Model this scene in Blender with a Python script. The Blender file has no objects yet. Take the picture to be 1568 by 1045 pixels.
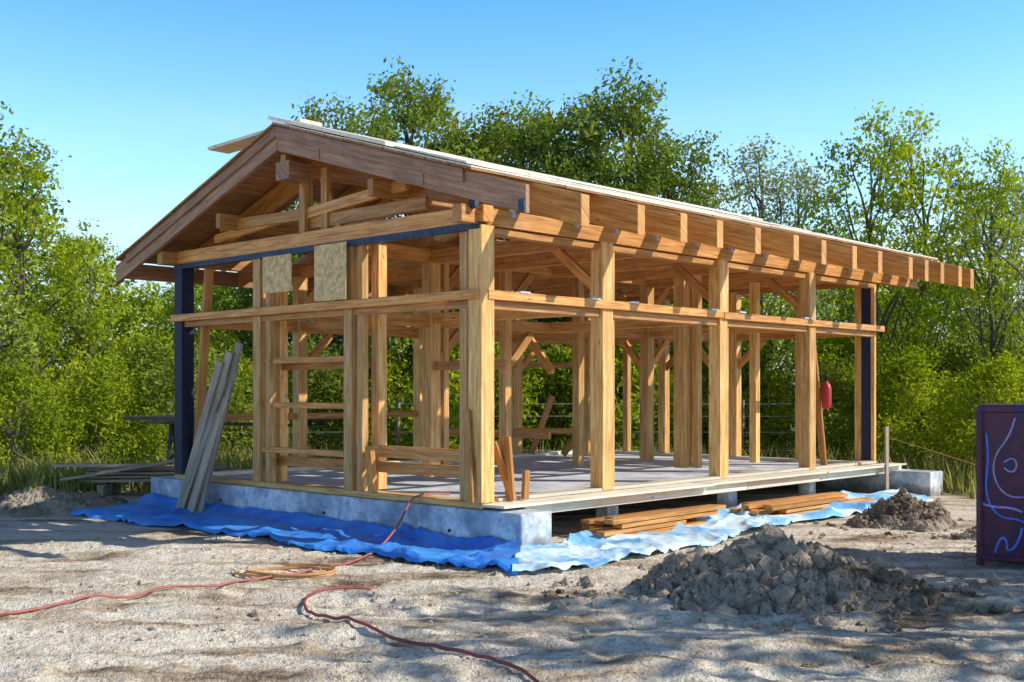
import bpy, math, random, bmesh
import numpy as np
from mathutils import Vector, noise
random.seed(7); rng=np.random.default_rng(7)
sc=bpy.context.scene
# ------------------------------------------------------------------ helpers
def link(o,parent=None):
    sc.collection.objects.link(o)
    if parent: o.parent=parent
    return o
def empty(name):
    e=bpy.data.objects.new(name,None); e.empty_display_size=.3; return link(e)
def newmat(name):
    m=bpy.data.materials.new(name); m.use_nodes=True
    nt=m.node_tree; nt.nodes.clear()
    out=nt.nodes.new('ShaderNodeOutputMaterial'); b=nt.nodes.new('ShaderNodeBsdfPrincipled')
    nt.links.new(b.outputs[0],out.inputs[0]); return m,nt,b,out
def N(nt,t,**k):
    n=nt.nodes.new(t)
    for a,v in k.items(): setattr(n,a,v)
    return n
def ramp(nt,src,stops):
    r=N(nt,'ShaderNodeValToRGB'); e=r.color_ramp.elements
    e[0].position=stops[0][0]; e[0].color=(*stops[0][1],1)
    e[1].position=stops[-1][0]; e[1].color=(*stops[-1][1],1)
    for p,c in stops[1:-1]:
        x=e.new(p); x.color=(*c,1)
    nt.links.new(src,r.inputs[0]); return r.outputs[0]
def noisen(nt,vec,scale,detail=4,rough=.6,dist=0):
    n=N(nt,'ShaderNodeTexNoise'); n.inputs['Scale'].default_value=scale
    n.inputs['Detail'].default_value=detail; n.inputs['Roughness'].default_value=rough
    n.inputs['Distortion'].default_value=dist
    if vec: nt.links.new(vec,n.inputs['Vector'])
    return n.outputs['Fac']
def mixc(nt,fac,a,b,mode='MIX'):
    m=N(nt,'ShaderNodeMix',data_type='RGBA',blend_type=mode)
    for i,v in ((0,fac),(6,a),(7,b)):
        if hasattr(v,'links'): nt.links.new(v,m.inputs[i])
        else: m.inputs[i].default_value = v if i==0 else (*v,1)
    return m.outputs[2]
def bump(nt,b,h,strength,dist=.02):
    n=N(nt,'ShaderNodeBump'); n.inputs['Strength'].default_value=strength; n.inputs['Distance'].default_value=dist
    nt.links.new(h,n.inputs['Height']); nt.links.new(n.outputs[0],b.inputs['Normal'])
def wood(name,dark,mid,light,grain=16,rough=.55,weather=.32):
    m,nt,b,_=newmat(name)
    uv=N(nt,'ShaderNodeUVMap').outputs[0]
    mp=N(nt,'ShaderNodeMapping'); mp.inputs['Scale'].default_value=(1.0,grain,1); nt.links.new(uv,mp.inputs[0])
    g=noisen(nt,mp.outputs[0],1.6,4,.70,.6)
    c=ramp(nt,g,[(.33,dark),(.5,mid),(.66,light)])
    at=N(nt,'ShaderNodeAttribute',attribute_name='tone')
    mr=N(nt,'ShaderNodeMapRange'); mr.inputs[3].default_value=.64; mr.inputs[4].default_value=1.12
    nt.links.new(at.outputs['Fac'],mr.inputs[0])
    hs=N(nt,'ShaderNodeHueSaturation'); nt.links.new(c,hs.inputs['Color']); nt.links.new(mr.outputs[0],hs.inputs['Value'])
    w=noisen(nt,uv,2.3,3,.7)
    wr=ramp(nt,w,[(.47,(0,0,0)),(.74,(weather,)*3)])
    c2=mixc(nt,wr,hs.outputs[0],tuple(x*.35 for x in mid))
    mp2=N(nt,'ShaderNodeMapping'); mp2.inputs['Scale'].default_value=(2.2,7,1); nt.links.new(uv,mp2.inputs[0])
    vo=N(nt,'ShaderNodeTexVoronoi'); vo.inputs['Scale'].default_value=1.0; nt.links.new(mp2.outputs[0],vo.inputs['Vector'])
    kn=ramp(nt,vo.outputs['Distance'],[(.04,(.8,.8,.8)),(.10,(0,0,0))])
    c3=mixc(nt,kn,c2,tuple(x*.25 for x in mid))
    nt.links.new(c3,b.inputs['Base Color']); b.inputs['Roughness'].default_value=rough
    return m
def simple(name,col,rough=.7,var=.25,scale=6,metal=0):
    m,nt,b,_=newmat(name)
    tc=N(nt,'ShaderNodeTexCoord').outputs['Object']
    n=noisen(nt,tc,scale,4,.65)
    c=ramp(nt,n,[(.3,tuple(x*(1-var) for x in col)),(.7,tuple(min(1,x*(1+var)) for x in col))])
    nt.links.new(c,b.inputs['Base Color']); b.inputs['Roughness'].default_value=rough; b.inputs['Metallic'].default_value=metal
    return m
W_post=wood('wood_post',(.48,.22,.055),(.80,.43,.125),(.96,.66,.27))
W_beam=wood('wood_beam',(.40,.15,.028),(.66,.285,.062),(.82,.44,.13))
W_raft=wood('wood_rafter',(.44,.165,.028),(.70,.31,.066),(.85,.48,.14))
W_barge=wood('wood_barge',(.26,.115,.048),(.42,.205,.10),(.56,.32,.16),weather=.45)
W_pale=wood('wood_sheathing',(.72,.61,.42),(.86,.76,.58),(.92,.86,.72))
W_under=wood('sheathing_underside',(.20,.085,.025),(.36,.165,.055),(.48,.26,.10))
W_grey=wood('wood_weathered',(.22,.16,.105),(.44,.34,.23),(.62,.51,.37))
M_navy=simple('navy_membrane',(.008,.014,.045),.6,.3,9)
M_strip=simple('damp_proof_strip',(.025,.045,.085),.6,.8,18)
M_metal=simple('galvanised',(.55,.62,.70),.4,.2,12,.4)
M_slab=simple('slab',(.60,.62,.66),.5,.4,2.2)
M_dark=simple('dark_hole',(.01,.01,.012),.9,.2,5)
M_red=simple('red_plastic',(.45,.02,.02),.45,.2,5)
def osb():
    m,nt,b,_=newmat('osb_board')
    uv=N(nt,'ShaderNodeUVMap').outputs[0]
    vo=N(nt,'ShaderNodeTexVoronoi'); vo.inputs['Scale'].default_value=22; nt.links.new(uv,vo.inputs['Vector'])
    n=noisen(nt,uv,40,3,.7)
    sp=N(nt,'ShaderNodeSeparateColor'); nt.links.new(vo.outputs['Color'],sp.inputs[0])
    c=ramp(nt,sp.outputs[0],[(0,(.56,.33,.12)),(.5,(.80,.54,.22)),(1,(.92,.70,.34))])
    c=mixc(nt,.2,c,ramp(nt,n,[(.3,(.25,.14,.06)),(.7,(.9,.75,.5))]))
    nt.links.new(c,b.inputs['Base Color']); b.inputs['Roughness'].default_value=.8; return m
M_osb=osb()
def concrete():
    m,nt,b,_=newmat('foundation_concrete')
    tc=N(nt,'ShaderNodeTexCoord').outputs['Object']
    n=noisen(nt,tc,2.2,5,.7); n2=noisen(nt,tc,14,4,.7)
    c=ramp(nt,n,[(.36,(.25,.31,.38)),(.5,(.48,.54,.60)),(.60,(.76,.80,.84))])
    c=mixc(nt,ramp(nt,n2,[(.52,(0,0,0)),(.68,(.6,.6,.6))]),c,(.26,.25,.24))
    sx=N(nt,'ShaderNodeSeparateXYZ'); nt.links.new(tc,sx.inputs[0])
    ad=N(nt,'ShaderNodeMath',operation='MULTIPLY_ADD'); nt.links.new(n,ad.inputs[0]); ad.inputs[1].default_value=.3; nt.links.new(sx.outputs[2],ad.inputs[2])
    c=mixc(nt,ramp(nt,ad.outputs[0],[(.20,(.8,.8,.8)),(.34,(0,0,0))]),c,(.20,.17,.14))
    nt.links.new(c,b.inputs['Base Color']); b.inputs['Roughness'].default_value=.85; bump(nt,b,n2,.4,.01); return m
M_conc=concrete()
# ---------------------------------------------------------------- mesh builder
class B:
    def __init__(s): s.v=[];s.f=[];s.uv=[];s.t=[];s.m=[]
    def prism(s,vs,L,mi=0,tone=None):
        o=len(s.v); s.v+= [tuple(x) for x in vs]
        tone=random.random() if tone is None else tone
        ou=random.random()*50; ov=random.random()*50
        w=(Vector(vs[1])-Vector(vs[0])).length; h=(Vector(vs[3])-Vector(vs[0])).length
        for a,b_,off in ((0,1,0),(1,2,w),(2,3,w+h),(3,0,2*w+h)):
            d=w if a in(0,2) else h
            s.f.append((o+a,o+4+a,o+4+b_,o+b_)); s.uv+=[(ou,ov+off),(ou+L,ov+off),(ou+L,ov+off+d),(ou,ov+off+d)]
        for r,rev in ((0,0),(4,1)):
            q=[(ou+9,ov),(ou+9+.1*w,ov+w),(ou+9+.1*w,ov+w+h),(ou+9,ov+h)]
            idx=[0,1,2,3]
            if rev: idx=idx[::-1]
            s.f.append(tuple(o+r+i for i in idx)); s.uv+=[q[i] for i in idx]
        s.t+=[tone]*8; s.m+=[mi]*6
    def beam(s,p0,p1,w,h,up=Vector((0,0,1)),mi=0,tone=None,jit=True):
        p0=Vector(p0);p1=Vector(p1)
        if jit:
            w+=random.uniform(-.003,.003);h+=random.uniform(-.003,.003)
            j=Vector([random.uniform(-.0015,.0015) for _ in range(3)]);p0=p0+j;p1=p1+j
        a=(p1-p0).normalized(); up=Vector(up)
        if abs(a.dot(up))>.98: up=UD
        sd=a.cross(up).normalized(); up=sd.cross(a).normalized()
        q=[-sd*w/2-up*h/2, sd*w/2-up*h/2, sd*w/2+up*h/2, -sd*w/2+up*h/2]
        s.prism([p0+x for x in q]+[p1+x for x in q],(p1-p0).length,mi,tone)
    def obj(s,name,mats,parent=None,bev=.005):
        me=bpy.data.meshes.new(name); me.from_pydata(s.v,[],s.f)
        uv=me.uv_layers.new(name='UVMap'); uv.data.foreach_set('uv',np.array(s.uv,'f').ravel())
        at=me.attributes.new('tone','FLOAT','POINT'); at.data.foreach_set('value',np.array(s.t,'f'))
        for m in mats: me.materials.append(m)
        me.polygons.foreach_set('material_index',np.array(s.m,'i'))
        o=bpy.data.objects.new(name,me); link(o,parent)
        bm=bmesh.new(); bm.from_mesh(me); bmesh.ops.recalc_face_normals(bm,faces=bm.faces); bm.to_mesh(me); bm.free()
        if bev:
            md=o.modifiers.new('bev','BEVEL'); md.width=bev; md.segments=1; md.limit_method='ANGLE'
        return o
UD=Vector((-.7273,.6863,0)); UD.normalize()
VD=Vector((UD.y,-UD.x,0))
C0=Vector((-.348,12.5,0))
def P(u,v,z):
    r=C0+UD*u+VD*v; return Vector((r.x,r.y,z))
# ---------------------------------------------------------------- house
house=empty('timber_frame_house')
GW=6.13; GL=9.35; ZF=.44; ZP=3.51; RIDGE=3.14
def zr(u): return 3.80+.29*(u+1) if u<=RIDGE else 5.00-.345*(u-RIDGE)
b=B()
def ub(b,u0,u1,v0,v1,z0,z1,mi=0,tone=None):
    if abs(u1-u0)>abs(v1-v0): b.beam(P(u0,(v0+v1)/2,(z0+z1)/2),P(u1,(v0+v1)/2,(z0+z1)/2),abs(v1-v0),z1-z0,mi=mi,tone=tone)
    else: b.beam(P((u0+u1)/2,v0,(z0+z1)/2),P((u0+u1)/2,v1,(z0+z1)/2),abs(u1-u0),z1-z0,mi=mi,tone=tone)
ub(b,-.72,6.8,-.12,.37,-.15,.425)
ub(b,-1.0,6.8,9.3,9.8,-.15,.38)
ub(b,6.0,6.45,.37,9.3,-.15,.40)
ub(b,-.02,.18,2.2,2.42,-.1,.345); ub(b,-.02,.18,4.9,5.12,-.1,.345); ub(b,0,.2,7.2,7.4,-.1,.345)
ub(b,2.9,3.2,.37,9.3,-.1,.34)
b.obj('foundation',[M_conc],house,.012)
b=B()
for u,z in ((1.1,.17),(.35,.17),(4.9,.2),(2.6,.2)):
    p=P(u,-.125,z); b.beam(p,p-VD*.006,.035,.035,jit=False)
b.obj('tie_holes',[M_dark],house,0)
b=B(); ub(b,-.22,6.0,.372,9.298,.35,ZF); b.obj('floor_slab',[M_slab],house,0)
b=B()
ub(b,-.32,-.225,.37,4.9,.34,.455,tone=.8); ub(b,-.31,-.225,4.92,9.75,.335,.455,tone=.5)
ub(b,-.44,-.1,-.08,3.9,.458,.485,tone=.9); ub(b,-.40,-.1,3.93,7.0,.460,.488,tone=.6); ub(b,-.42,-.1,7.02,9.7,.458,.485,tone=.95)
ub(b,6.0,6.2,.2,9.4,.445,.5); ub(b,.0,6.1,9.25,9.45,.445,.5); ub(b,-.09,.11,.2,9.3,.488,.53)
b.obj('sill_plates',[W_pale],house)
# posts
b=B()
ub(b,-.1,6.2,-.06,.16,.43,.50,tone=.5)
def post(u,v,s=.17,z0=ZF+.06,z1=ZP,mi=0,s2=None,tone=None):
    b.beam(P(u,v,z0),P(u,v,z1),s,s2 or s,up=UD,mi=mi,tone=tone)
post(-.02,0,.2,z1=3.5,tone=.9); post(.22,.02,.12,z1=3.5,tone=.2)
post(-.0,2.1,.2,tone=.7); post(.0,4.66,.19,tone=.8); post(.02,4.84,.09,tone=.3); post(0,7.13,.19); post(.02,2.28,.09,tone=.2)
post(-.0,9.35,.07,tone=.9); post(.11,9.35,.13,mi=1); post(.25,9.35,.12)
post(6.2,-.01,.08,tone=1); post(6.05,0,.2,mi=1)
post(4.12,0,.16); post(4.02,.25,.13); post(3.9,0,.1,tone=.1)
post(2.19,0,.16); post(2.0,0,.10,tone=.15); post(2.05,.3,.14)
post(GW,2.1); post(GW,4.66); post(GW,7.13); post(GW,9.35); post(GW,3.3,.12)
post(3.06,2.1,.19); post(3.06,2.35,.1,tone=.2);post(3.06,3.6,.14); post(3.06,5.3,.14); post(3.06,7.13,.18)
post(1.58,6.07,.2); post(1.4,6.2,.12); post(1.35,9.35,.15); post(2.7,9.35,.17); post(4.3,9.35,.16); post(5.2,9.35,.12)
post(4.6,7.4,.14);post(1.4,7.9,.13)
b.obj('posts',[W_post,M_navy],house)
# beams
b=B()
for u in (0,GW): ub(b,u-.07,u+.07,-.35,10.9,ZP,ZP+.19)
ub(b,3.0,3.14,-.0,10.5,ZP+.0,ZP+.18)
ub(b,-.15,6.35,-.1,.06,ZP+.02,ZP+.20,tone=1)
for v in (2.1,3.4,4.66,5.9,7.13,8.3,9.35): ub(b,0,GW,v-.06,v+.06,ZP-.02-.003*v,ZP+.16)
ub(b,-.1,6.2,-.145,-.085,2.70,2.80,tone=1); ub(b,.1,6.0,-.06,.06,2.62,2.70,tone=.3)
ub(b,-.135,-.085,.0,4.6,2.70,2.80,tone=1); ub(b,-.133,-.085,4.62,9.5,2.69,2.79,tone=.7); ub(b,-.06,.06,.1,9.3,2.60,2.70,tone=.3)
ub(b,-.04,.1,.1,9.3,3.42,3.5,tone=.3)
ub(b,GW-.05,GW+.05,0,9.4,2.62,2.80); ub(b,0,GW,9.3,9.42,2.62,2.8); ub(b,3.0,3.1,0,9.4,2.6,2.76)
ub(b,0.1,6,2.05,2.15,2.64,2.78); ub(b,.1,6,4.6,4.72,2.62,2.77); ub(b,.1,6,7.08,7.18,2.62,2.77)
ub(b,RIDGE-.05,RIDGE+.05,-.35,10.9,4.44,4.67)
for v in (0,2.1,4.66,7.13,9.35):
    b.beam(P(RIDGE,v,ZP+.2),P(RIDGE,v,4.6),.13,.13,up=UD)
    for sgn,e in ((-1,1.2),(1,5.1)):
        b.beam(P(RIDGE,v+.01,ZP+.45),P(e,v+.01,zr(e)-.33),.06,.14)
    if v==0:
        b.beam(P(2.75,.02,ZP+.2),P(2.75,.02,4.5),.07,.12,up=UD); b.beam(P(2.5,.05,ZP+.2),P(2.85,.05,4.4),.05,.09)
        b.beam(P(.9,.05,ZP+.35),P(RIDGE,.05,ZP+.33),.06,.16,tone=.2)
        b.beam(P(3.2,.05,ZP+.5),P(5.3,.05,ZP+.32),.06,.12)
for u in (1.5,4.7): ub(b,u-.05,u+.05,-.3,10.8,zr(u)-.56,zr(u)-.36)
def brace(u0,v0,z0,u1,v1,z1,w=.07,h=.12,tone=None): b.beam(P(u0,v0,z0),P(u1,v1,z1),w,h,up=Vector((0,0,1)),tone=tone)
for v in (2.1,4.66,7.13):
    brace(0,v,2.9,.75,v,3.5); brace(GW,v,2.9,GW-.75,v,3.5)
for v in (4.66,7.13,9.35):
    brace(3.06,v,2.9,3.8,v,3.5); brace(3.06,v,2.0,3.6,v,2.6)
for v in (2.1,3.6,7.13):
    brace(3.06,v,2.0,3.06,v+.6,2.6); brace(3.06,v,2.9,3.06,v+.6,3.5)
for v in (2.1,4.66,7.13): brace(GW,v,2.0,GW,v+.6,2.6)
brace(2.7,9.35,2.1,2.1,9.35,2.6); brace(2.7,9.35,2.1,3.3,9.35,2.6); brace(4.3,9.35,2.1,3.7,9.35,2.6)
brace(1.58,6.07,2.1,1.58,6.6,2.6); brace(.05,7.35,2.6,.05,7.75,.5,.05,.1)
b.beam(P(5.9,.1,.5),P(5.55,.1,3.45),.06,.13,up=VD,tone=.4)
b.beam(P(-.02,.18,1.15),P(-.1,.42,.5),.04,.10,up=UD); b.beam(P(-.02,-.17,.5),P(.08,-.13,1.5),.03,.10,up=UD,tone=.3)
b.beam(P(-.1,.3,1.2),P(-.12,.36,.5),.05,.12,up=UD)
b.beam(P(-.16,.55,.5),P(-.15,.58,.82),.08,.05,up=UD)
for z,t in ((2.10,.6),(1.52,1)): b.beam(P(4.05,.02,z),P(2.25,.02,z),.07,.075,tone=t)
b.beam(P(4.05,.25,2.03),P(2.2,.25,2.03),.07,.1)
b.beam(P(4.1,-.01,.93),P(2.3,-.01,.93),.1,.07,tone=.9); b.beam(P(1.9,.1,.98),P(.35,.1,.98),.06,.14,tone=.9); b.beam(P(4.0,.15,.78),P(.4,.15,.80),.06,.13,tone=.3)
b.beam(P(1.75,-.05,.5),P(1.75,-.1,1.05),.07,.1,up=UD,tone=.7)
b.beam(P(3.0,2.1,2.05),P(1.6,2.1,2.05),.06,.12); b.beam(P(3.1,4.66,1.0),P(6.0,4.66,1.0),.06,.12)
b.beam(P(GW,0.2,1.3),P(GW,4.6,1.3),.06,.1); b.beam(P(GW,4.8,2.2),P(GW,9,2.2),.06,.1)
b.beam(P(6.0,7.4,.5),P(5.9,7.9,1.6),.06,.12); b.beam(P(5.2,7.4,.5),P(4.7,8.0,1.5),.05,.12); b.beam(P(6,6.9,.95),P(4.9,7.4,.95),.06,.1)
b.obj('beams_and_braces',[W_beam],house)
b=B(); ub(b,-.1,6.15,-.11,-.02,ZP-.055,ZP+.018); b.obj('damp_strip',[M_strip],house,0)
b=B()
b.beam(P(3.62,-.10,2.98),P(3.62,-.10,3.46),.62,.016,up=VD,jit=False)
b.beam(P(2.42,-.165,2.81),P(2.42,-.165,3.50),.62,.016,up=VD,jit=False)
b.obj('osb_panels',[M_osb],house,0)
# rafters
b=B()
def sbeam(u0,z0,u1,z1,v,w,d,mi=0,tone=None):
    w+=random.uniform(-.002,.002)
    a=P(u0,v,0);c=P(u1,v,0)
    def ring(p,z): return [p-VD*w/2+Vector((0,0,z-d)),p+VD*w/2+Vector((0,0,z-d)),p+VD*w/2+Vector((0,0,z)),p-VD*w/2+Vector((0,0,z))]
    b.prism(ring(a,z0)+ring(c,z1),abs(u1-u0)*1.04,mi,tone)
vs=[.52,1.62,2.36,3.2,4.1,4.94,5.84,6.8,7.6,8.45,9.2,9.88,10.5,10.95]
for v in vs:
    ue=-1.0+random.uniform(-.06,.06)
    sbeam(ue,zr(ue),RIDGE-.055,zr(RIDGE-.055),v,.14,.34,tone=random.uniform(.4,1))
    sbeam(7.1,zr(7.1),RIDGE+.055,zr(RIDGE+.055),v,.09,.27,tone=random.uniform(.2,.8))
b.obj('rafters',[W_raft],house)
b=B()
sbeam(-1.07,zr(-1.07)-.01,RIDGE-.002,zr(RIDGE)-.01,-.40,.06,.29,tone=.7)
sbeam(7.26,zr(7.26)-.01,RIDGE+.002,zr(RIDGE)-.01,-.40,.06,.27,tone=.7)
sbeam(-.2,zr(-.2)+.005,RIDGE-.002,zr(RIDGE)+.005,-.448,.03,.15,tone=.4)
sbeam(6.9,zr(6.9)+.005,RIDGE+.002,zr(RIDGE)+.005,-.448,.03,.13,tone=.3)
for u in (.45,2.3): sbeam(u-.02,zr(u)-.005,u+.0,zr(u)-.005,-.434,.012,.28,tone=0)
ub(b,7.08,7.14,-.37,10.9,zr(7.1)-.26,zr(7.1)-.03,tone=.5)
ub(b,3.0,3.28,-.36,-.02,4.35,4.58,tone=.4)
b.obj('barge_boards',[W_barge],house)
b=B()
def sheet(u0,u1,v0,v1,off,th,tone,mi=0):
    z0=zr(u0)+off; z1=zr(u1)+off
    A=P(u0,v0,0);Bq=P(u0,v1,0);D=P(u1,v0,0);E=P(u1,v1,0)
    zz=lambda p,z:Vector((p.x,p.y,z))
    b.prism([zz(A,z0),zz(D,z1),zz(D,z1+th),zz(A,z0+th),zz(Bq,z0),zz(E,z1),zz(E,z1+th),zz(Bq,z0+th)],abs(v1-v0),mi,tone)
us=np.linspace(-.40,RIDGE-.01,11)
for i in range(10):
    v=-.52
    while v<10.9:
        L=random.uniform(.9,2.2); ve=min(v+L,11.05)
        if not(1<=i<=8 and v>.3 and random.random()<.58):
            o=.012+random.uniform(0,.006)
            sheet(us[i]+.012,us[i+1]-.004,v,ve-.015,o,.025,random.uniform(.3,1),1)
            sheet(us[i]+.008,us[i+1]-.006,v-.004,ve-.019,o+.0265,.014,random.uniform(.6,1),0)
        v=ve
us=np.linspace(7.15,RIDGE+.01,11)
for i in range(10):
    v=-.50
    while v<10.9:
        L=random.uniform(.9,2.2); ve=min(v+L,11.0)
        if not(i>=1 and v>.3 and random.random()<.58):
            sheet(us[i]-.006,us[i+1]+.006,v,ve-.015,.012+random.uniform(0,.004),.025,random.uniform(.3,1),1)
        v=ve
sheet(.9,RIDGE-.01,-.58,1.0,.070,.045,1); sheet(-.3,.85,-.5,.9,.070,.02,.7)
sheet(2.5,RIDGE,1.03,10,.066,.03,.9)
b.beam(P(5.0,-.1,5.02),P(2.95,-.05,5.09),.34,.04,tone=.8)
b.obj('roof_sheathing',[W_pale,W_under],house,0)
b=B()
for v in vs:
    b.beam(P(-.09,v-.10,ZP+.12),P(-.09,v-.10,ZP+.20),.05,.05,up=UD)
for v in (.5,1.75,2.5,4.3,5.0,6.8): b.beam(P(-.11,v,2.805),P(-.11,v+.16,2.805),.07,.02)
b.beam(P(-1.03,-.44,3.50),P(-1.03,-.44,3.62),.03,.08,up=UD,mi=1); b.beam(P(-.1,-.2,3.66),P(-.1,-.2,3.76),.06,.1,up=UD,mi=1)
b.obj('metal_hangers',[M_metal,M_strip],house,0)
def lathe(name,prof,mat,parent,loc,seg=16):
    bm=bmesh.new(); rings=[]
    for r,z in prof: rings.append([bm.verts.new((r*math.cos(a*2*math.pi/seg),r*math.sin(a*2*math.pi/seg),z)) for a in range(seg)])
    for i in range(len(rings)-1):
        for k in range(seg): bm.faces.new((rings[i][k],rings[i][(k+1)%seg],rings[i+1][(k+1)%seg],rings[i+1][k]))
    bm.faces.new(rings[0][::-1]); bm.faces.new(rings[-1])
    me=bpy.data.meshes.new(name); bm.to_mesh(me); bm.free(); me.materials.append(mat)
    for p in me.polygons: p.use_smooth=True
    o=bpy.data.objects.new(name,me); o.location=loc; link(o,parent); return o
fe=empty('fire_extinguisher')
p=P(-.1,7.55,1.42)
lathe('cylinder_body',[(.005,.0),(.07,.01),(.075,.05),(.075,.32),(.05,.39),(.02,.41),(.02,.45)],M_red,fe,p)
lathe('valve',[(.03,.45),(.035,.47),(.03,.5),(.01,.52)],M_dark,fe,p)
bb=B(); bb.beam(p+Vector((0,0,.48)),P(-.02,7.45,1.94),.012,.012); bb.obj('hanging_strap',[M_dark],fe,0)

# ---------------------------------------------------------------- lumber
def lumber(name,items,mat=W_grey,bev=.003):
    global b
    b=B()
    for it in items: b.beam(*it[:4],**(it[4] if len(it)>4 else {}))
    return b.obj(name,[mat],None,bev)
lumber('leaning_planks',[(P(5.30+.13*i-.32,-.42-.05*(i%2),.02),P(4.42+.07*i,-.14-.03*i,2.35-.12*((i*3)%5)),.15,.035,dict(up=-VD+Vector((0,0,.2)))) for i in range(5)],W_grey)
it=[]
for k in range(12):
    z=.24+.065*(k//3); it.append((Vector((-7.0+random.uniform(-.3,.2),18.6+.22*(k%3),z)),Vector((-4.7+random.uniform(-.2,.3),18.7+.22*(k%3),z+random.uniform(0,.03))),.18,.045))
it+=[(Vector((-6.6,18.4,.1)),Vector((-6.6,19.3,.1)),.1,.18),(Vector((-5.2,18.4,.1)),Vector((-5.2,19.3,.1)),.1,.18)]
it+=[(Vector((-7.3,18.3,.52)),Vector((-5.6,18.5,.50)),.2,.05),(Vector((-7.1,18.1,.30)),Vector((-5.2,18.3,.62)),.18,.045)]
lumber('lumber_stack',it,W_grey)
it=[(Vector((-7.0,21,1.20)),Vector((-3.2,21.1,1.20)),.5,.07),(Vector((-6.6,20.8,1.13)),Vector((-3.4,21,1.05)),.3,.05)]
for x in (-6.2,-4.2):
    for d in (-1,1): it+=[(Vector((x,21+.35*d,0)),Vector((x,21+.08*d,1.1)),.06,.06)]
    it+=[(Vector((x,20.75,.5)),Vector((x,21.25,.5)),.04,.06)]
lumber('board_trestle',it,wood('wood_dark',(.03,.025,.02),(.06,.05,.04),(.10,.085,.07)))
it=[]
for k in range(14):
    r=k%4; z=.05+.06*(k//4); v0=1.4+random.uniform(-.35,.3)
    it.append((P(-.75+.17*r,v0,z),P(-.75+.17*r+random.uniform(-.08,.08),v0+1.9+random.uniform(-.3,.5),z),.13,.05))
lumber('lumber_stack',it,W_beam)
it=[]
for k in range(12):
    r=k%4; z=.04+.06*(k//4); v0=4.6+random.uniform(-.35,.3)
    it.append((P(-.95+.17*r,v0,z),P(-.95+.17*r+random.uniform(-.1,.1),v0+2.1+random.uniform(-.3,.5),z),.12,.045))
lumber('lumber_stack',it,W_beam)
it=[]
for k in range(14):
    a=random.uniform(0,3.1); c=P(-2.4+random.uniform(-.8,.5),9.6+random.uniform(-1,.6),.12+random.uniform(0,.15))
    d=Vector((math.cos(a),math.sin(a),random.uniform(-.1,.2)))*random.uniform(.15,.4)
    it.append((c-d,c+d,.07,.03))
lumber('scrap_wood',it,W_grey)
lumber('survey_stake',[(Vector((6.10,18.7,0)),Vector((6.10,18.7,1.12)),.10,.03)],W_grey)

# ---------------------------------------------------------------- ground
def fr(x,y,z,o=4): return noise.fractal(Vector((x,y,z)),.9,2.1,o)
def gh(x,y):
    h=.035*fr(x*.5,y*.5,0,3)
    near=max(0,min(1,(16-y)/4))*max(0,min(1,(y-1)/2))
    if near>0 and abs(x)<14:
        t=fr(x*.7+.9*noise.noise(Vector((x,y,9))),y*2.2,5,3)
        h+=near*.038*t + near*.020*noise.fractal(Vector((x*4,y*7,2)),.55,2.2,5)
        for k,(o,sl) in enumerate(((7.6,.10),(9.2,.06),(6.5,.12))):
            d=(y-o+sl*x+.25*noise.noise(Vector((x*.4,k,0))))/.17
            mk=max(0,min(1,.6+1.5*noise.noise(Vector((x*.5,k,5)))))
            h-=near*mk*.05*math.exp(-d*d)*(1+.35*noise.noise(Vector((x*9,k,3)))); h+=near*mk*.035*math.exp(-(abs(d)-1.9)**2)*(1+noise.noise(Vector((x*6,y*6,3))))
    inn=min(1,max(0,(y-40)/60)); h+=inn*.6*fr(x*.02,y*.02,3,2)
    return h
def axis(lo,hi,step,far,n=26):
    core=np.arange(lo,hi+step/2,step)
    g=np.geomspace(step,far,n); a=np.cumsum(g)
    return np.concatenate([(lo-a)[::-1],core,hi+a])
xs=axis(-6.6,7.6,.036,60); ys=axis(5.8,14.0,.032,60,30)
nx,ny=len(xs),len(ys)
V=np.array([(x,y,gh(x,y)) for y in ys for x in xs],'f')
ii=np.arange(nx*ny).reshape(ny,nx)
F=np.stack([ii[:-1,:-1],ii[:-1,1:],ii[1:,1:],ii[1:,:-1]],-1).reshape(-1,4)
def npmesh(name,V,F,smooth=False,tone=None,mats=(),mi=None):
    me=bpy.data.meshes.new(name); nf=len(F); k=F.shape[1]
    me.vertices.add(len(V)); me.vertices.foreach_set('co',np.asarray(V,'f').ravel())
    me.loops.add(nf*k); me.loops.foreach_set('vertex_index',F.astype('i').ravel())
    me.polygons.add(nf); me.polygons.foreach_set('loop_start',np.arange(0,nf*k,k,dtype='i'))
    me.polygons.foreach_set('use_smooth',np.full(nf,smooth))
    for m in mats: me.materials.append(m)
    if mi is not None: me.polygons.foreach_set('material_index',mi.astype('i'))
    if tone is not None:
        at=me.attributes.new('tone','FLOAT','POINT'); at.data.foreach_set('value',np.asarray(tone,'f'))
    me.update(calc_edges=True); me.validate(); return me
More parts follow.
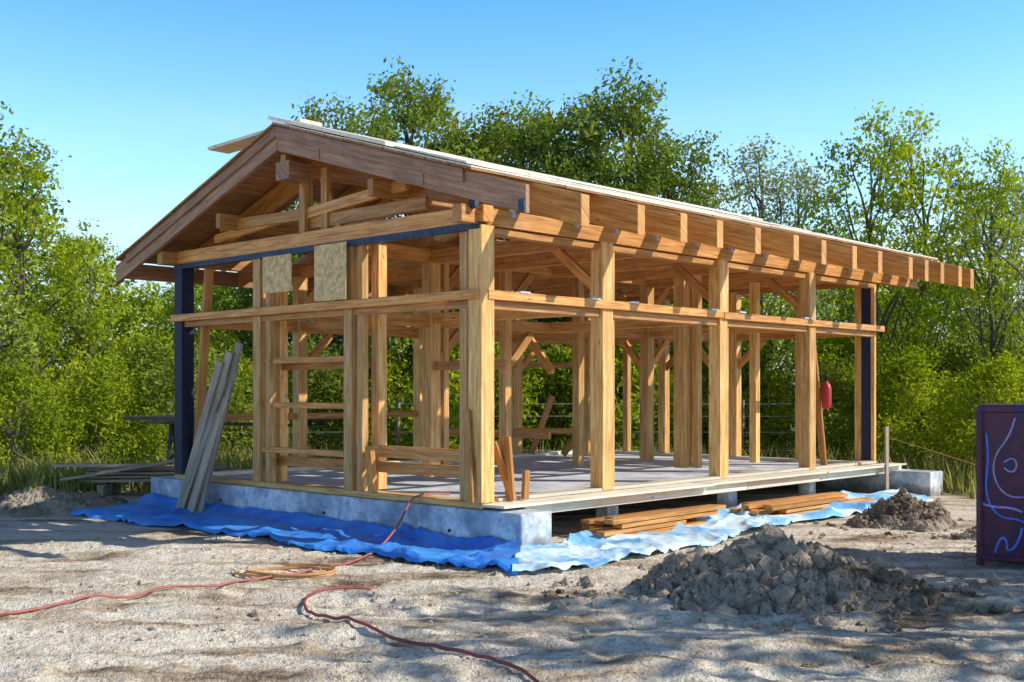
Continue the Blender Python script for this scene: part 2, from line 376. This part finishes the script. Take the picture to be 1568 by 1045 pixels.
def soil(name,grass=True,pale=(.82,.73,.59),brown=(.50,.38,.26),dark=(.19,.14,.10),sh=0):
    m,nt,b,_=newmat(name)
    tc=N(nt,'ShaderNodeTexCoord').outputs['Object']
    mp=N(nt,'ShaderNodeMapping'); mp.inputs['Scale'].default_value=(.45,1.7,1); nt.links.new(tc,mp.inputs[0])
    a=noisen(nt,mp.outputs[0],1.0,6,.70,.5); d=noisen(nt,tc,9,5,.72); e=noisen(nt,tc,38,3,.7)
    c=ramp(nt,a,[(.36-sh,dark),(.42-sh,brown),(.47-sh,tuple((x+y)/2 for x,y in zip(pale,brown))),(.53-sh,pale)])
    c=mixc(nt,ramp(nt,d,[(.52,(0,0,0)),(.64,(.7,.7,.7))]),c,brown)
    c=mixc(nt,ramp(nt,e,[(.56,(0,0,0)),(.66,(.65,.65,.65))]),c,dark)
    if grass:
        sx=N(nt,'ShaderNodeSeparateXYZ'); nt.links.new(tc,sx.inputs[0])
        q=noisen(nt,tc,.5,3,.6)
        ad=N(nt,'ShaderNodeMath',operation='MULTIPLY_ADD'); nt.links.new(q,ad.inputs[0]); ad.inputs[1].default_value=5; nt.links.new(sx.outputs[1],ad.inputs[2])
        mr=N(nt,'ShaderNodeMapRange'); mr.inputs[1].default_value=21; mr.inputs[2].default_value=23.5; nt.links.new(ad.outputs[0],mr.inputs[0])
        gcol=ramp(nt,d,[(.3,(.06,.10,.02)),(.7,(.20,.23,.06))])
        c=mixc(nt,mr.outputs[0],c,gcol)
    nt.links.new(c,b.inputs['Base Color']); b.inputs['Roughness'].default_value=.95
    b.inputs['Specular IOR Level'].default_value=.1
    ad=N(nt,'ShaderNodeMath',operation='MULTIPLY_ADD'); nt.links.new(e,ad.inputs[0]); ad.inputs[1].default_value=.4; nt.links.new(d,ad.inputs[2])
    bump(nt,b,ad.outputs[0],.85,.06); return m
M_ground=soil('sandy_soil'); M_dirt=soil('dug_dirt',False,(.46,.38,.29),(.27,.205,.145),(.11,.082,.06))
M_peb=soil('pebble_soil',False,(.62,.53,.41),(.40,.30,.20),(.18,.13,.09))
link(bpy.data.objects.new('ground',npmesh('ground',V,F,True,mats=[M_ground])))
def ico():
    bm=bmesh.new(); bmesh.ops.create_icosphere(bm,subdivisions=1,radius=1)
    v=np.array([x.co[:] for x in bm.verts]); f=np.array([[q.index for q in p.verts] for p in bm.faces]); bm.free(); return v,f
IV,IF=ico()
def clods(pos,size):
    n=len(pos); k=len(IV)
    v=IV[None]*(1+rng.normal(0,.30,(n,k,1)))*size[:,None,None]*rng.uniform(.5,1.3,(n,1,3))+pos[:,None,:]
    f=IF[None]+(np.arange(n)*k)[:,None,None]
    return v.reshape(-1,3),f.reshape(-1,3)
n=17000
x=rng.uniform(-6,8,n); y=rng.uniform(6,14,n)
keep=np.array([noise.noise(Vector((a*.6,c*1.8,3)))+.6*noise.noise(Vector((a*3,c*3,1)))>.18 for a,c in zip(x,y)])
x=x[keep];y=y[keep]
inside=((x-C0.x)*UD.x+(y-C0.y)*UD.y>-1.0)&((x-C0.x)*VD.x+(y-C0.y)*VD.y>-.3)
x=x[~inside];y=y[~inside]
pos=np.array([(a,c,gh(a,c)) for a,c in zip(x,y)]); s=np.minimum(rng.gamma(1.4,.005,len(pos))+.003,.042)
cv,cf=clods(pos,s); link(bpy.data.objects.new('gravel',npmesh('gravel',cv,cf,mats=[M_peb])))
def mound(name,cx,cy,rx,ry,h,seed,nc,cs=.02):
    n=130; g=np.linspace(-1.25,1.25,n); vv=[]
    def mh(a,c):
        r=math.sqrt(a*a+c*c); r2=r*(1+.4*noise.noise(Vector((a*1.7,c*1.7,seed))))
        base=max(0,1-r2)**1.1
        X=cx+a*rx;Y=cy+c*ry
        k=max(0,min(1,(1.1-r2)*3))
        return gh(X,Y)-.06+h*base*(1+.35*fr(a*3,c*3,seed,3))+.09*max(0,min(1,(1.05-r2)*4))+.06*fr(X*5,Y*5,seed,4)*k+.035*fr(X*17,Y*17,seed,3)*k
    for c in g:
        for a in g: vv.append((cx+a*rx,cy+c*ry,mh(a,c)))
    ii=np.arange(n*n).reshape(n,n); F=np.stack([ii[:-1,:-1],ii[:-1,1:],ii[1:,1:],ii[1:,:-1]],-1).reshape(-1,4)
    F1=np.concatenate([F[:,[0,1,2]],F[:,[0,2,3]]])
    a=rng.normal(0,.5,nc);c=rng.normal(0,.5,nc)
    pos=np.array([(cx+p*rx,cy+q*ry,mh(p,q) if max(abs(p),abs(q))<1.2 else gh(cx+p*rx,cy+q*ry)) for p,q in zip(a,c)])
    sz=np.minimum(rng.gamma(1.5,cs*.5,nc)+.006,cs*3)
    cv,cf=clods(pos,sz)
    V=np.concatenate([np.array(vv),cv]); FF=np.concatenate([F1,cf+n*n])
    link(bpy.data.objects.new(name,npmesh(name,V,FF,False,mats=[M_dirt])))
mound('dirt_mound',2.2,9.65,1.25,.85,.44,1,5200,.029)
mound('dirt_mound',5.0,14.6,.75,.65,.34,4,1200,.024)
mound('dirt_mound',-6.75,16.6,1.3,.8,.28,8,500,.02)
mound('dirt_mound',5.9,13.4,.8,.5,.16,11,500,.02)
mound('dirt_mound',-9.5,17.5,1.8,1.0,.2,14,300,.02)

# ---------------------------------------------------------------- tarp
def resample(pl,n):
    pl=np.array(pl,float); d=np.r_[0,np.cumsum(np.linalg.norm(np.diff(pl,axis=0),axis=1))]; t=np.linspace(0,d[-1],n)
    return np.stack([np.interp(t,d,pl[:,i]) for i in range(2)],1)
def plast(name,c1,c2,rough,dirt=.45,p1=.38,p2=.60):
    m,nt,b,_=newmat(name); tc=N(nt,'ShaderNodeTexCoord').outputs['Object']
    n=noisen(nt,tc,1.6,4,.6); c=ramp(nt,n,[(p1,c1),(p2,c2)])
    d=noisen(nt,tc,7,4,.7); c=mixc(nt,ramp(nt,d,[(.60,(0,0,0)),(.75,(dirt,)*3)]),c,(.33,.30,.25))
    nt.links.new(c,b.inputs['Base Color']); b.inputs['Roughness'].default_value=rough
    v=noisen(nt,tc,3,3,.5,1.5); bump(nt,b,v,.45,.06); return m
M_tb=plast('blue_tarp_plastic',(.025,.20,.72),(.06,.34,.90),.42)
M_tw=plast('pale_tarp_plastic',(.20,.52,.88),(.66,.84,.94),.42,.3,.42,.54)
def tarp(name,inner,outer,n,seed,mat,wall,amp,fs,edge):
    I=resample(inner,n);O=resample(outer,n);m=44;vv=[]
    for i in range(n):
        for j in range(m):
            t=j/(m-1); wob=edge*noise.noise(Vector((i*.028,seed,0)))+edge*.3*noise.noise(Vector((i*.09,seed,7)))
            tt=t*(1+wob) ; p=I[i]*(1-tt)+O[i]*tt
            x,y=p; wx=x+.6*noise.noise(Vector((x,y,seed+3))); wy=y+.6*noise.noise(Vector((x,y,seed+5)))
            q=max(0,1-abs(noise.noise(Vector((wx*fs,wy*fs*1.6,seed))))*2.6)
            q2=max(0,1-abs(noise.noise(Vector(((wx-wy)*fs*1.3+9,(wx+wy)*fs*.6,seed))))*3)
            z=gh(x,y)+.04+amp*q**2.5+amp*.8*q2**2+.012*noise.noise(Vector((x*6,y*6,seed)))
            z+=wall*max(0,1-t/.22)**1.5
            if j in(0,m-1): z-=.035
            vv.append((x,y,z))
    ii=np.arange(n*m).reshape(n,m); F=np.stack([ii[:-1,:-1],ii[:-1,1:],ii[1:,1:],ii[1:,:-1]],-1).reshape(-1,4)
    link(bpy.data.objects.new(name,npmesh(name,np.array(vv),F,True,mats=[mat])))
g0=P(6.85,-.15,0);g1=P(-.75,-.15,0);g2=P(-.8,.45,0)
tarp('blue_tarp',[g0[:2],(P(3,-.15,0))[:2],g1[:2]],[(-6.0,15.6),(-5.32,15.13),(-3.82,13.88),(-2.56,12.75),(-1.79,11.96),(-.91,11.17),(.05,10.5)],260,2,M_tb,.10,.05,.8,.2)
tarp('plastic_sheet',[(g1+Vector((-.02,-.02,0)))[:2],g2[:2],(.7,13.3),(1.4,14.2),(2.82,15.68),(4.4,17.2),(6.37,18.8)],[(.0,10.5),(.5,10.7),(.92,11.08),(1.55,12.0),(2.31,12.9),(3.44,14.55),(4.48,15.4),(6.42,17.5)],320,5,M_tw,.03,.055,.9,.22)

# ---------------------------------------------------------------- hoses
def cable(name,pts,r,mat,parent=None):
    cu=bpy.data.curves.new(name,'CURVE'); cu.dimensions='3D'; cu.bevel_depth=r; cu.bevel_resolution=3
    sp=cu.splines.new('NURBS'); sp.points.add(len(pts)-1); sp.order_u=4; sp.use_endpoint_u=True
    for q,p in zip(sp.points,pts): q.co=(*p,1)
    cu.resolution_u=8; cu.materials.append(mat)
    return link(bpy.data.objects.new(name,cu),parent)
def smooth2(l,it=3):
    p=[np.array(q,float) for q in l]
    for _ in range(it):
        q=[p[0]]
        for a,c in zip(p[:-1],p[1:]): q+= [a*.75+c*.25,a*.25+c*.75]
        q.append(p[-1]); p=q
    return p
def onG(l,dz=.014):
    out=[]; pts=resample(smooth2(l),len(l)*6)
    for x,y in pts: out.append((x+.03*noise.noise(Vector((x*1.2,y*1.2,1))),y+.04*noise.noise(Vector((x*1.2,y*1.2,4))),gh(x,y)+dz+.014))
    return out
M_hose=simple('orange_red_rubber',(.42,.12,.09),.6,.3,8); M_cab=simple('red_rubber',(.26,.06,.055),.6,.3,8); M_or=simple('tan_rubber',(.55,.27,.10),.6,.2,8)
cable('garden_hose',onG([(-6,8.0),(-4.6,8.4),(-3.82,8.57),(-3.48,9.09),(-2.84,9.73),(-2.25,10.33),(-1.87,10.85),(-1.56,11.4),(-1.42,11.8)])+[(-1.36,12.1,.09),(-1.22,12.6,.25),P(.95,-.2,.45),P(.93,-.05,.56),P(.9,.4,.5)],.011,M_hose)
cable('electric_cable',onG([(-1.2,9.80),(-1.5,9.7),(-1.70,9.43),(-1.64,8.95),(-1.36,8.41),(-.83,7.9),(-.22,7.24),(.1,6.75),(.5,6.1),(.9,5.2)]),.012,M_cab)
coil=[]
for k in range(80):
    a=k*.26; coil.append((-2.1+.40*math.cos(a)*(1+.2*math.sin(a*.37)),10.7+.25*math.sin(a)*(1+.2*math.cos(a*.3)),gh(-2.1,10.75)+.03+.010*(k/24)+.01*math.sin(a*2)))
cable('hose_coil',coil,.012,M_or)
cable('guy_rope',[(6.10,18.7,.95),(6.9,16.8,.6),(7.5,15.6,.3),(8.2,14.5,.05)],.006,M_or)
# wire fence along the tree line
wf=empty('wire_fence'); b=B(); xsf=np.arange(-15,15.1,2.5)
for x in xsf: b.beam((x,25.2+.2*math.sin(x),-.1),(x+.02,25.2+.2*math.sin(x),1.5),.07,.07)
b.obj('fence_posts',[W_grey],wf)
for z in (.4,.8,1.15,1.42): cable('fence_wire',[(x,25.2+.2*math.sin(x)-.045,z+(0 if k%2 else -.02)) for k,x in enumerate(xsf)],.006,M_metal,wf)

# ---------------------------------------------------------------- graffiti container
gc=empty('graffiti_container'); gc.location=(4.5,11.12,0); gc.rotation_euler=(0,0,math.radians(-24))
M_gr,nt,bb,_=newmat('graffiti_paint'); tc=N(nt,'ShaderNodeTexCoord').outputs['Object']
n1=noisen(nt,tc,2.6,3,.5,2.5)
c=ramp(nt,n1,[(.30,(.035,.010,.07)),(.45,(.10,.010,.045)),(.55,(.045,.007,.035)),(.68,(.018,.018,.13))])
nt.links.new(c,bb.inputs['Base Color']); bb.inputs['Roughness'].default_value=.35
b=B(); X0,X1,Y0,Y1=0,2.1,0,1.2
b.beam((X0+.04,(Y0+Y1)/2,.82),(X1-.04,(Y0+Y1)/2,.82),Y1-Y0-.04,1.40)
for x in (X0+.03,X1-.03):
    for y in (Y0+.03,Y1-.03): b.beam((x,y,.02),(x,y,1.53),.06,.06)
for z in (.1,1.53):
    for y in (Y0+.03,Y1-.03): b.beam((X0,y,z),(X1,y,z),.065,.06)
    for x in (X0+.03,X1-.03): b.beam((x,Y0,z),(x,Y1,z),.065,.06)
b.beam((X0+.02,(Y0+Y1)/2,1.56),(X1-.02,(Y0+Y1)/2,1.56),Y1-Y0-.04,.03)
b.obj('container_body',[M_gr],gc,.006)
M_l1=simple('spray_lilac',(.42,.32,.66),.5,.4,9); M_l2=simple('spray_blue',(.10,.20,.75),.5,.3,9)
def sw(pts,r,m): cable('spray_line',[(x*.8,.018,z) for x,z in pts],r,m,gc)
sw([(.42,1.45),(.36,1.25),(.22,1.15),(.16,.95),(.24,.75),(.42,.66),(.62,.72),(.9,.62)],.009,M_l1)
sw([(.10,1.30),(.14,1.05),(.08,.85),(.12,.6),(.3,.45),(.5,.5),(.62,.38)],.011,M_l2)
sw([(.30,1.02),(.4,1.1),(.48,.98),(.38,.9),(.3,.97)],.008,M_l1)
sw([(.06,.62),(.2,.56),(.34,.62),(.5,.55)],.012,M_l1)
sw([(.2,.15),(.26,.35),(.36,.25),(.3,.15),(.45,.2),(.5,.4)],.012,M_l2)
sw([(.6,1.4),(.7,1.1),(.6,.9),(.8,.8),(1.1,1.0),(1.4,.6)],.01,M_l1)

# ---------------------------------------------------------------- vegetation
def leafmat(name,c0,c1,c2,tr=.35):
    m,nt,b,out=newmat(name)
    at=N(nt,'ShaderNodeAttribute',attribute_name='tone')
    oi=N(nt,'ShaderNodeObjectInfo')
    ad=N(nt,'ShaderNodeMath',operation='MULTIPLY_ADD'); nt.links.new(oi.outputs['Random'],ad.inputs[0]); ad.inputs[1].default_value=.25; nt.links.new(at.outputs['Fac'],ad.inputs[2])
    c=ramp(nt,ad.outputs[0],[(.1,c0),(.6,c1),(1.0,c2)])
    d=N(nt,'ShaderNodeBsdfDiffuse'); nt.links.new(c,d.inputs[0])
    t=N(nt,'ShaderNodeBsdfTranslucent'); hs=N(nt,'ShaderNodeHueSaturation'); hs.inputs['Value'].default_value=1.5; hs.inputs['Saturation'].default_value=1.1
    nt.links.new(c,hs.inputs['Color']); nt.links.new(hs.outputs[0],t.inputs[0])
    mx=N(nt,'ShaderNodeMixShader'); mx.inputs[0].default_value=tr
    nt.links.new(d.outputs[0],mx.inputs[1]); nt.links.new(t.outputs[0],mx.inputs[2]); nt.links.new(mx.outputs[0],out.inputs[0])
    nt.nodes.remove(b); return m
M_leaf=leafmat('foliage',(.07,.11,.02),(.20,.26,.04),(.36,.42,.075),.33)
M_leaf2=leafmat('foliage_bright',(.12,.18,.02),(.31,.38,.035),(.50,.55,.06),.40)
M_leaf3=leafmat('foliage_pale',(.14,.18,.08),(.27,.31,.13),(.40,.43,.19),.35)
M_bark=simple('bark',(.14,.115,.085),.9,.4,10)
def tube(pts,rad,seg=6):
    pts=[Vector(p) for p in pts]; vv=[];ff=[]
    for i,p in enumerate(pts):
        a=(pts[min(i+1,len(pts)-1)]-pts[max(i-1,0)]).normalized()
        s=a.cross(Vector((.3,1,.1))).normalized(); t=a.cross(s)
        for k in range(seg):
            an=2*math.pi*k/seg; q=p+(s*math.cos(an)+t*math.sin(an))*rad[i]; vv.append(q[:])
    for i in range(len(pts)-1):
        for k in range(seg): ff.append((i*seg+k,i*seg+(k+1)%seg,(i+1)*seg+(k+1)%seg,(i+1)*seg+k))
    return vv,ff
def wig(a,b_,n,amp,R):
    a=np.array(a,float);b_=np.array(b_,float); out=[]
    for i in range(n+1):
        t=i/n; out.append(a+(b_-a)*t+R.normal(0,amp,3)*math.sin(math.pi*t))
    return out
def make_tree(name,seed,H,R_,base,nl,ncl,nleaf,lsize,mat,sig=.26,trunk_r=None,lob=(.18,.36)):
    R=np.random.default_rng(seed); TV=[];TF=[]
    def addtube(p,r,seg=6):
        v,f=tube(p,r,seg); o=len(TV); TV.extend(v); TF.extend([tuple(i+o for i in q) for q in f])
    tr=trunk_r or H*.016
    top=np.array([R.normal(0,.25),R.normal(0,.25),H*.88])
    tk=wig((0,0,-.1),top,8,.10,R); addtube(tk,[tr*(1-.85*i/8) for i in range(9)],8)
    tk=np.array(tk); cc=[];ct=[]
    for i in range(nl):
        f=(i+.5)/nl; z=H*(base+(.97-base)*f**.9)
        prof=math.sin(math.pi*min(1,.22+.78*(z/H-base)/(1-base)))**.6 if z/H>base else 1
        a=i*2.4+R.uniform(-.5,.5); rr=R_*prof*R.uniform(.35,1.0)
        lr=R_*R.uniform(*lob)*(.6+.4*prof)
        c=np.array([rr*math.cos(a),rr*math.sin(a),z])
        zs=max(.12*H,z-rr*.9-.1*H); k=min(8,max(0,int(zs/(H*.88)*8))); st=tk[k]
        addtube(wig(st,c,4,.12,R),[tr*.38*(1-.75*j/4) for j in range(5)],5)
        lt=R.uniform(.05,.95)
        for _ in range(ncl):
            d=R.normal(0,1,3); d/=np.linalg.norm(d); q=c+d*lr*R.uniform(.45,1.25)*np.array([1,1,1.0])
            if q[2]<.15: q[2]=.15
            if R.random()<.4: addtube(wig(c,q,2,.05,R),[tr*.10,tr*.07,tr*.03],4)
            cc.append(q); ct.append(lt*.65+R.uniform(0,.35))
    cc=np.array(cc);ct=np.array(ct); n=len(cc)*nleaf
    ctr=np.repeat(cc,nleaf,0)+np.clip(R.normal(0,sig,(n,3)),-2*sig,2*sig)*np.array([1,1,.75])
    tn=np.repeat(ct,nleaf)*.75+R.uniform(0,.25,n)
    nrm=R.normal(0,1,(n,3))+np.array([0,0,.7]); nrm/=np.linalg.norm(nrm,axis=1)[:,None]
    ax=np.cross(nrm,R.normal(0,1,(n,3))); ax/=np.linalg.norm(ax,axis=1)[:,None]+1e-6; bx=np.cross(nrm,ax)
    L=(lsize*R.uniform(.6,1.3,n))[:,None]
    q=np.stack([ctr-ax*L,ctr+bx*L*.55-ax*L*.1,ctr+ax*L,ctr-bx*L*.55-ax*L*.1],1).reshape(-1,3)
    o=len(TV); V=np.concatenate([np.array(TV),q])
    F=np.concatenate([np.array(TF),o+np.arange(n*4).reshape(n,4)])
    tone=np.concatenate([np.zeros(o),np.repeat(tn,4)]); mi=np.concatenate([np.zeros(len(TF)),np.ones(n)])
    return npmesh(name,V,F,False,tone,[M_bark,mat],mi)
TA=make_tree('tree_a',11,10,2.6,.16,36,11,38,.078,M_leaf,.20,lob=(.20,.38))
TB=make_tree('tree_b',12,10,3.0,.20,40,11,38,.078,M_leaf,.20,lob=(.18,.34))
TC=make_tree('tree_c',13,8,2.4,.10,32,10,38,.075,M_leaf2,.20)
TD=make_tree('tree_d',14,9,2.2,.28,24,8,28,.072,M_leaf3,.26)
TE=make_tree('tree_e',15,8.5,2.6,.20,26,8,36,.072,M_leaf2,.20)
TS=make_tree('tree_s',16,9,2.6,.25,16,6,12,.06,M_leaf3,.4)
BU=make_tree('bush_a',21,3,1.7,.02,22,10,34,.062,M_leaf2,.2,.03)
BV=make_tree('bush_b',22,3.4,1.9,.02,22,10,32,.068,M_leaf,.22,.03)
def put(name,me,x,y,s,rz=None,sz=None):
    o=bpy.data.objects.new(name,me); o.location=(x,y,-.05); sz=sz or s
    o.scale=(s,s,sz); o.rotation_euler=(0,0,random.uniform(0,6.28) if rz is None else rz); return link(o)
trees=[(TB,-11.5,21.5,.78,.78),(TE,-10.4,24,.8,.80),(TC,-10.2,27,.65,.68),(TA,-13.5,27,1,.90),(TC,-11.8,31,.8,.72),(TC,-9.8,36,.75,.68),(TB,-7.0,34,.72,.62),(TE,-8.2,29,.6,.48),
(TB,-4.3,30,.85,.92),(TA,-2.6,31,.95,1.03),(TB,-.9,32,.9,.94),(TA,.4,33,.9,.98),(TB,1.5,30.5,.9,.93),(TA,3.0,30.5,.92,1.0),(TB,4.2,31,.8,.86),(TA,-5.6,32,.75,.72),(TC,5.4,32,.75,.80),
(TD,7.6,36,1.0,1.05),(TD,9.3,36.5,.9,1.0),(TE,6.8,31,.65,.62),(TE,8.5,27,.8,.96),(TE,9.8,27.5,.75,.95),(TE,10.8,26,.65,.84),(TD,12.2,29,.8,.80),(TS,12.9,27,1,.85),(TS,11.9,24,1,.72),(TD,14.6,31,1,.90),(TC,10.8,34,.7,.6)]
for m,x,y,s,sz in trees: put('deciduous_tree',m,x,y,s,None,sz)
bl=[]
for i in range(19):
    x=-15+i*1.7+random.uniform(-.5,.5); bl.append((x,random.uniform(26.5,29.5),random.uniform(.75,1.15)))
for i in range(9):
    x=-18+i*4.2; bl.append((x,random.uniform(40,43),random.uniform(1.6,2.0)))
bl+=[(-9.3,21.5,.7),(-8.2,23,.75),(-7.0,24.0,.8),(-10.6,20,.6),(9.0,21.5,.75),(10.2,20,.7),(8.0,23.5,.8),(11,22,.9),(7.3,24.4,.7),(9.9,17.8,.45)]
for i,(x,y,s) in enumerate(bl): put('shrub',BU if i%3 else BV,x,y,s)
TSH=make_tree('shade_tree',31,10,3.0,.25,18,7,17,.13,M_leaf,.30)
for x,y,s,sz in ((11.5,7.2,1,.92),(14.3,8.4,.7,.9),(9.5,9.8,.5,.40)): put('deciduous_tree',TSH,x,y,s,None,sz)
def grass(name,n,area,hmin,hmax,mat):
    x=rng.uniform(area[0],area[1],n); y=rng.uniform(area[2],area[3],n)
    k=np.array([noise.noise(Vector((a*.5,c*.5,8)))+noise.noise(Vector((a*2,c*2,1)))*.5>-.15 and not(-5.9<a<7.3 and c<24 and ((a-C0.x)*UD.x+(c-C0.y)*UD.y<6.8) and ((a-C0.x)*VD.x+(c-C0.y)*VD.y<10.3)) for a,c in zip(x,y)])
    x=x[k];y=y[k];n=len(x); z=np.array([gh(a,c)-.02 for a,c in zip(x,y)])
    p=np.stack([x,y,z],1); h=rng.uniform(hmin,hmax,n); a=rng.uniform(0,6.28,n); w=rng.uniform(.008,.02,n)
    s=np.stack([np.cos(a)*w,np.sin(a)*w,0*a],1); l=rng.normal(0,.28,(n,2))*h[:,None]
    m=p+np.stack([l[:,0]*.4,l[:,1]*.4,h*.6],1); t=p+np.stack([l[:,0],l[:,1],h],1)
    q=np.stack([p-s,p+s,m+s*.8,m-s*.8],1).reshape(-1,3)
    q2=np.stack([m-s*.8,m+s*.8,t+s*.1,t-s*.1],1).reshape(-1,3)
    V=np.concatenate([q,q2]); F=np.arange(len(V)).reshape(-1,4); tn=np.tile(np.repeat(rng.uniform(.1,1,n),4),2)
    link(bpy.data.objects.new(name,npmesh(name,V,F,False,tn,[mat])))
M_gr1=leafmat('grass_blades',(.12,.15,.03),(.28,.31,.07),(.46,.40,.16),.3)
grass('grass',18000,(-13,14,18.5,26),.15,.7,M_gr1)
grass('grass',4000,(6.8,11.5,14.5,20),.08,.4,M_gr1)
grass('grass',4500,(-12,-6.9,17.2,20),.15,.6,M_gr1)

# ---------------------------------------------------------------- light, sky, camera
EL=math.radians(36); AZ=math.radians(96)
ts=Vector((math.cos(EL)*math.sin(AZ),math.cos(EL)*math.cos(AZ),math.sin(EL)))
L=bpy.data.lights.new('sun','SUN'); L.energy=5.0; L.angle=math.radians(.5); L.color=(1,.95,.85)
lo=bpy.data.objects.new('sun',L); lo.rotation_euler=(-ts).to_track_quat('-Z','Y').to_euler(); lo.location=(20,10,20); link(lo)
w=bpy.data.worlds.new('World'); sc.world=w; w.use_nodes=True; nt=w.node_tree; nt.nodes.clear()
out=N(nt,'ShaderNodeOutputWorld'); bg=N(nt,'ShaderNodeBackground'); nt.links.new(bg.outputs[0],out.inputs[0])
sk=N(nt,'ShaderNodeTexSky'); sk.sky_type='NISHITA'; sk.sun_disc=False; sk.sun_elevation=EL; sk.sun_rotation=AZ; sk.air_density=1.0; sk.dust_density=.5; sk.ozone_density=2.0
bg.inputs[1].default_value=.15
tc=N(nt,'ShaderNodeTexCoord').outputs['Generated']
sx=N(nt,'ShaderNodeSeparateXYZ'); nt.links.new(tc,sx.inputs[0])
tint=ramp(nt,sx.outputs[2],[(0,(.24,.27,.29)),(.06,(.42,.50,.55)),(.14,(.66,.80,.88)),(.23,(.50,.73,.96)),(.33,(.29,.60,1.0)),(.43,(.16,.22,.28)),(.9,(.12,.135,.15))])
skc=mixc(nt,1.0,sk.outputs[0],tint,'MULTIPLY')
vm=N(nt,'ShaderNodeVectorMath',operation='SCALE'); nt.links.new(skc,vm.inputs[0]); vm.inputs['Scale'].default_value=2.35
mp=N(nt,'ShaderNodeMapping'); mp.inputs['Scale'].default_value=(1,1,2.6); nt.links.new(tc,mp.inputs[0])
cn=noisen(nt,mp.outputs[0],3.2,6,.6,.3)
lowm=ramp(nt,sx.outputs[2],[(.04,(.2,.2,.2)),(.10,(1,1,1)),(.25,(0,0,0))])
cm=ramp(nt,cn,[(.42,(0,0,0)),(.63,(.85,.85,.85))])
mm=mixc(nt,1.0,cm,lowm,'MULTIPLY')
col=mixc(nt,mm,vm.outputs[0],(6.0,6.3,6.7))
nt.links.new(col,bg.inputs[0])
cam=bpy.data.cameras.new('camera'); cam.lens=40.4; cam.sensor_width=36; cam.shift_y=.0475; cam.clip_end=2000
co=bpy.data.objects.new('camera',cam); co.location=(0,0,1.72); co.rotation_euler=(math.radians(90),0,0); link(co); sc.camera=co
sc.view_settings.view_transform='Standard'; sc.view_settings.look='None'; sc.view_settings.exposure=0
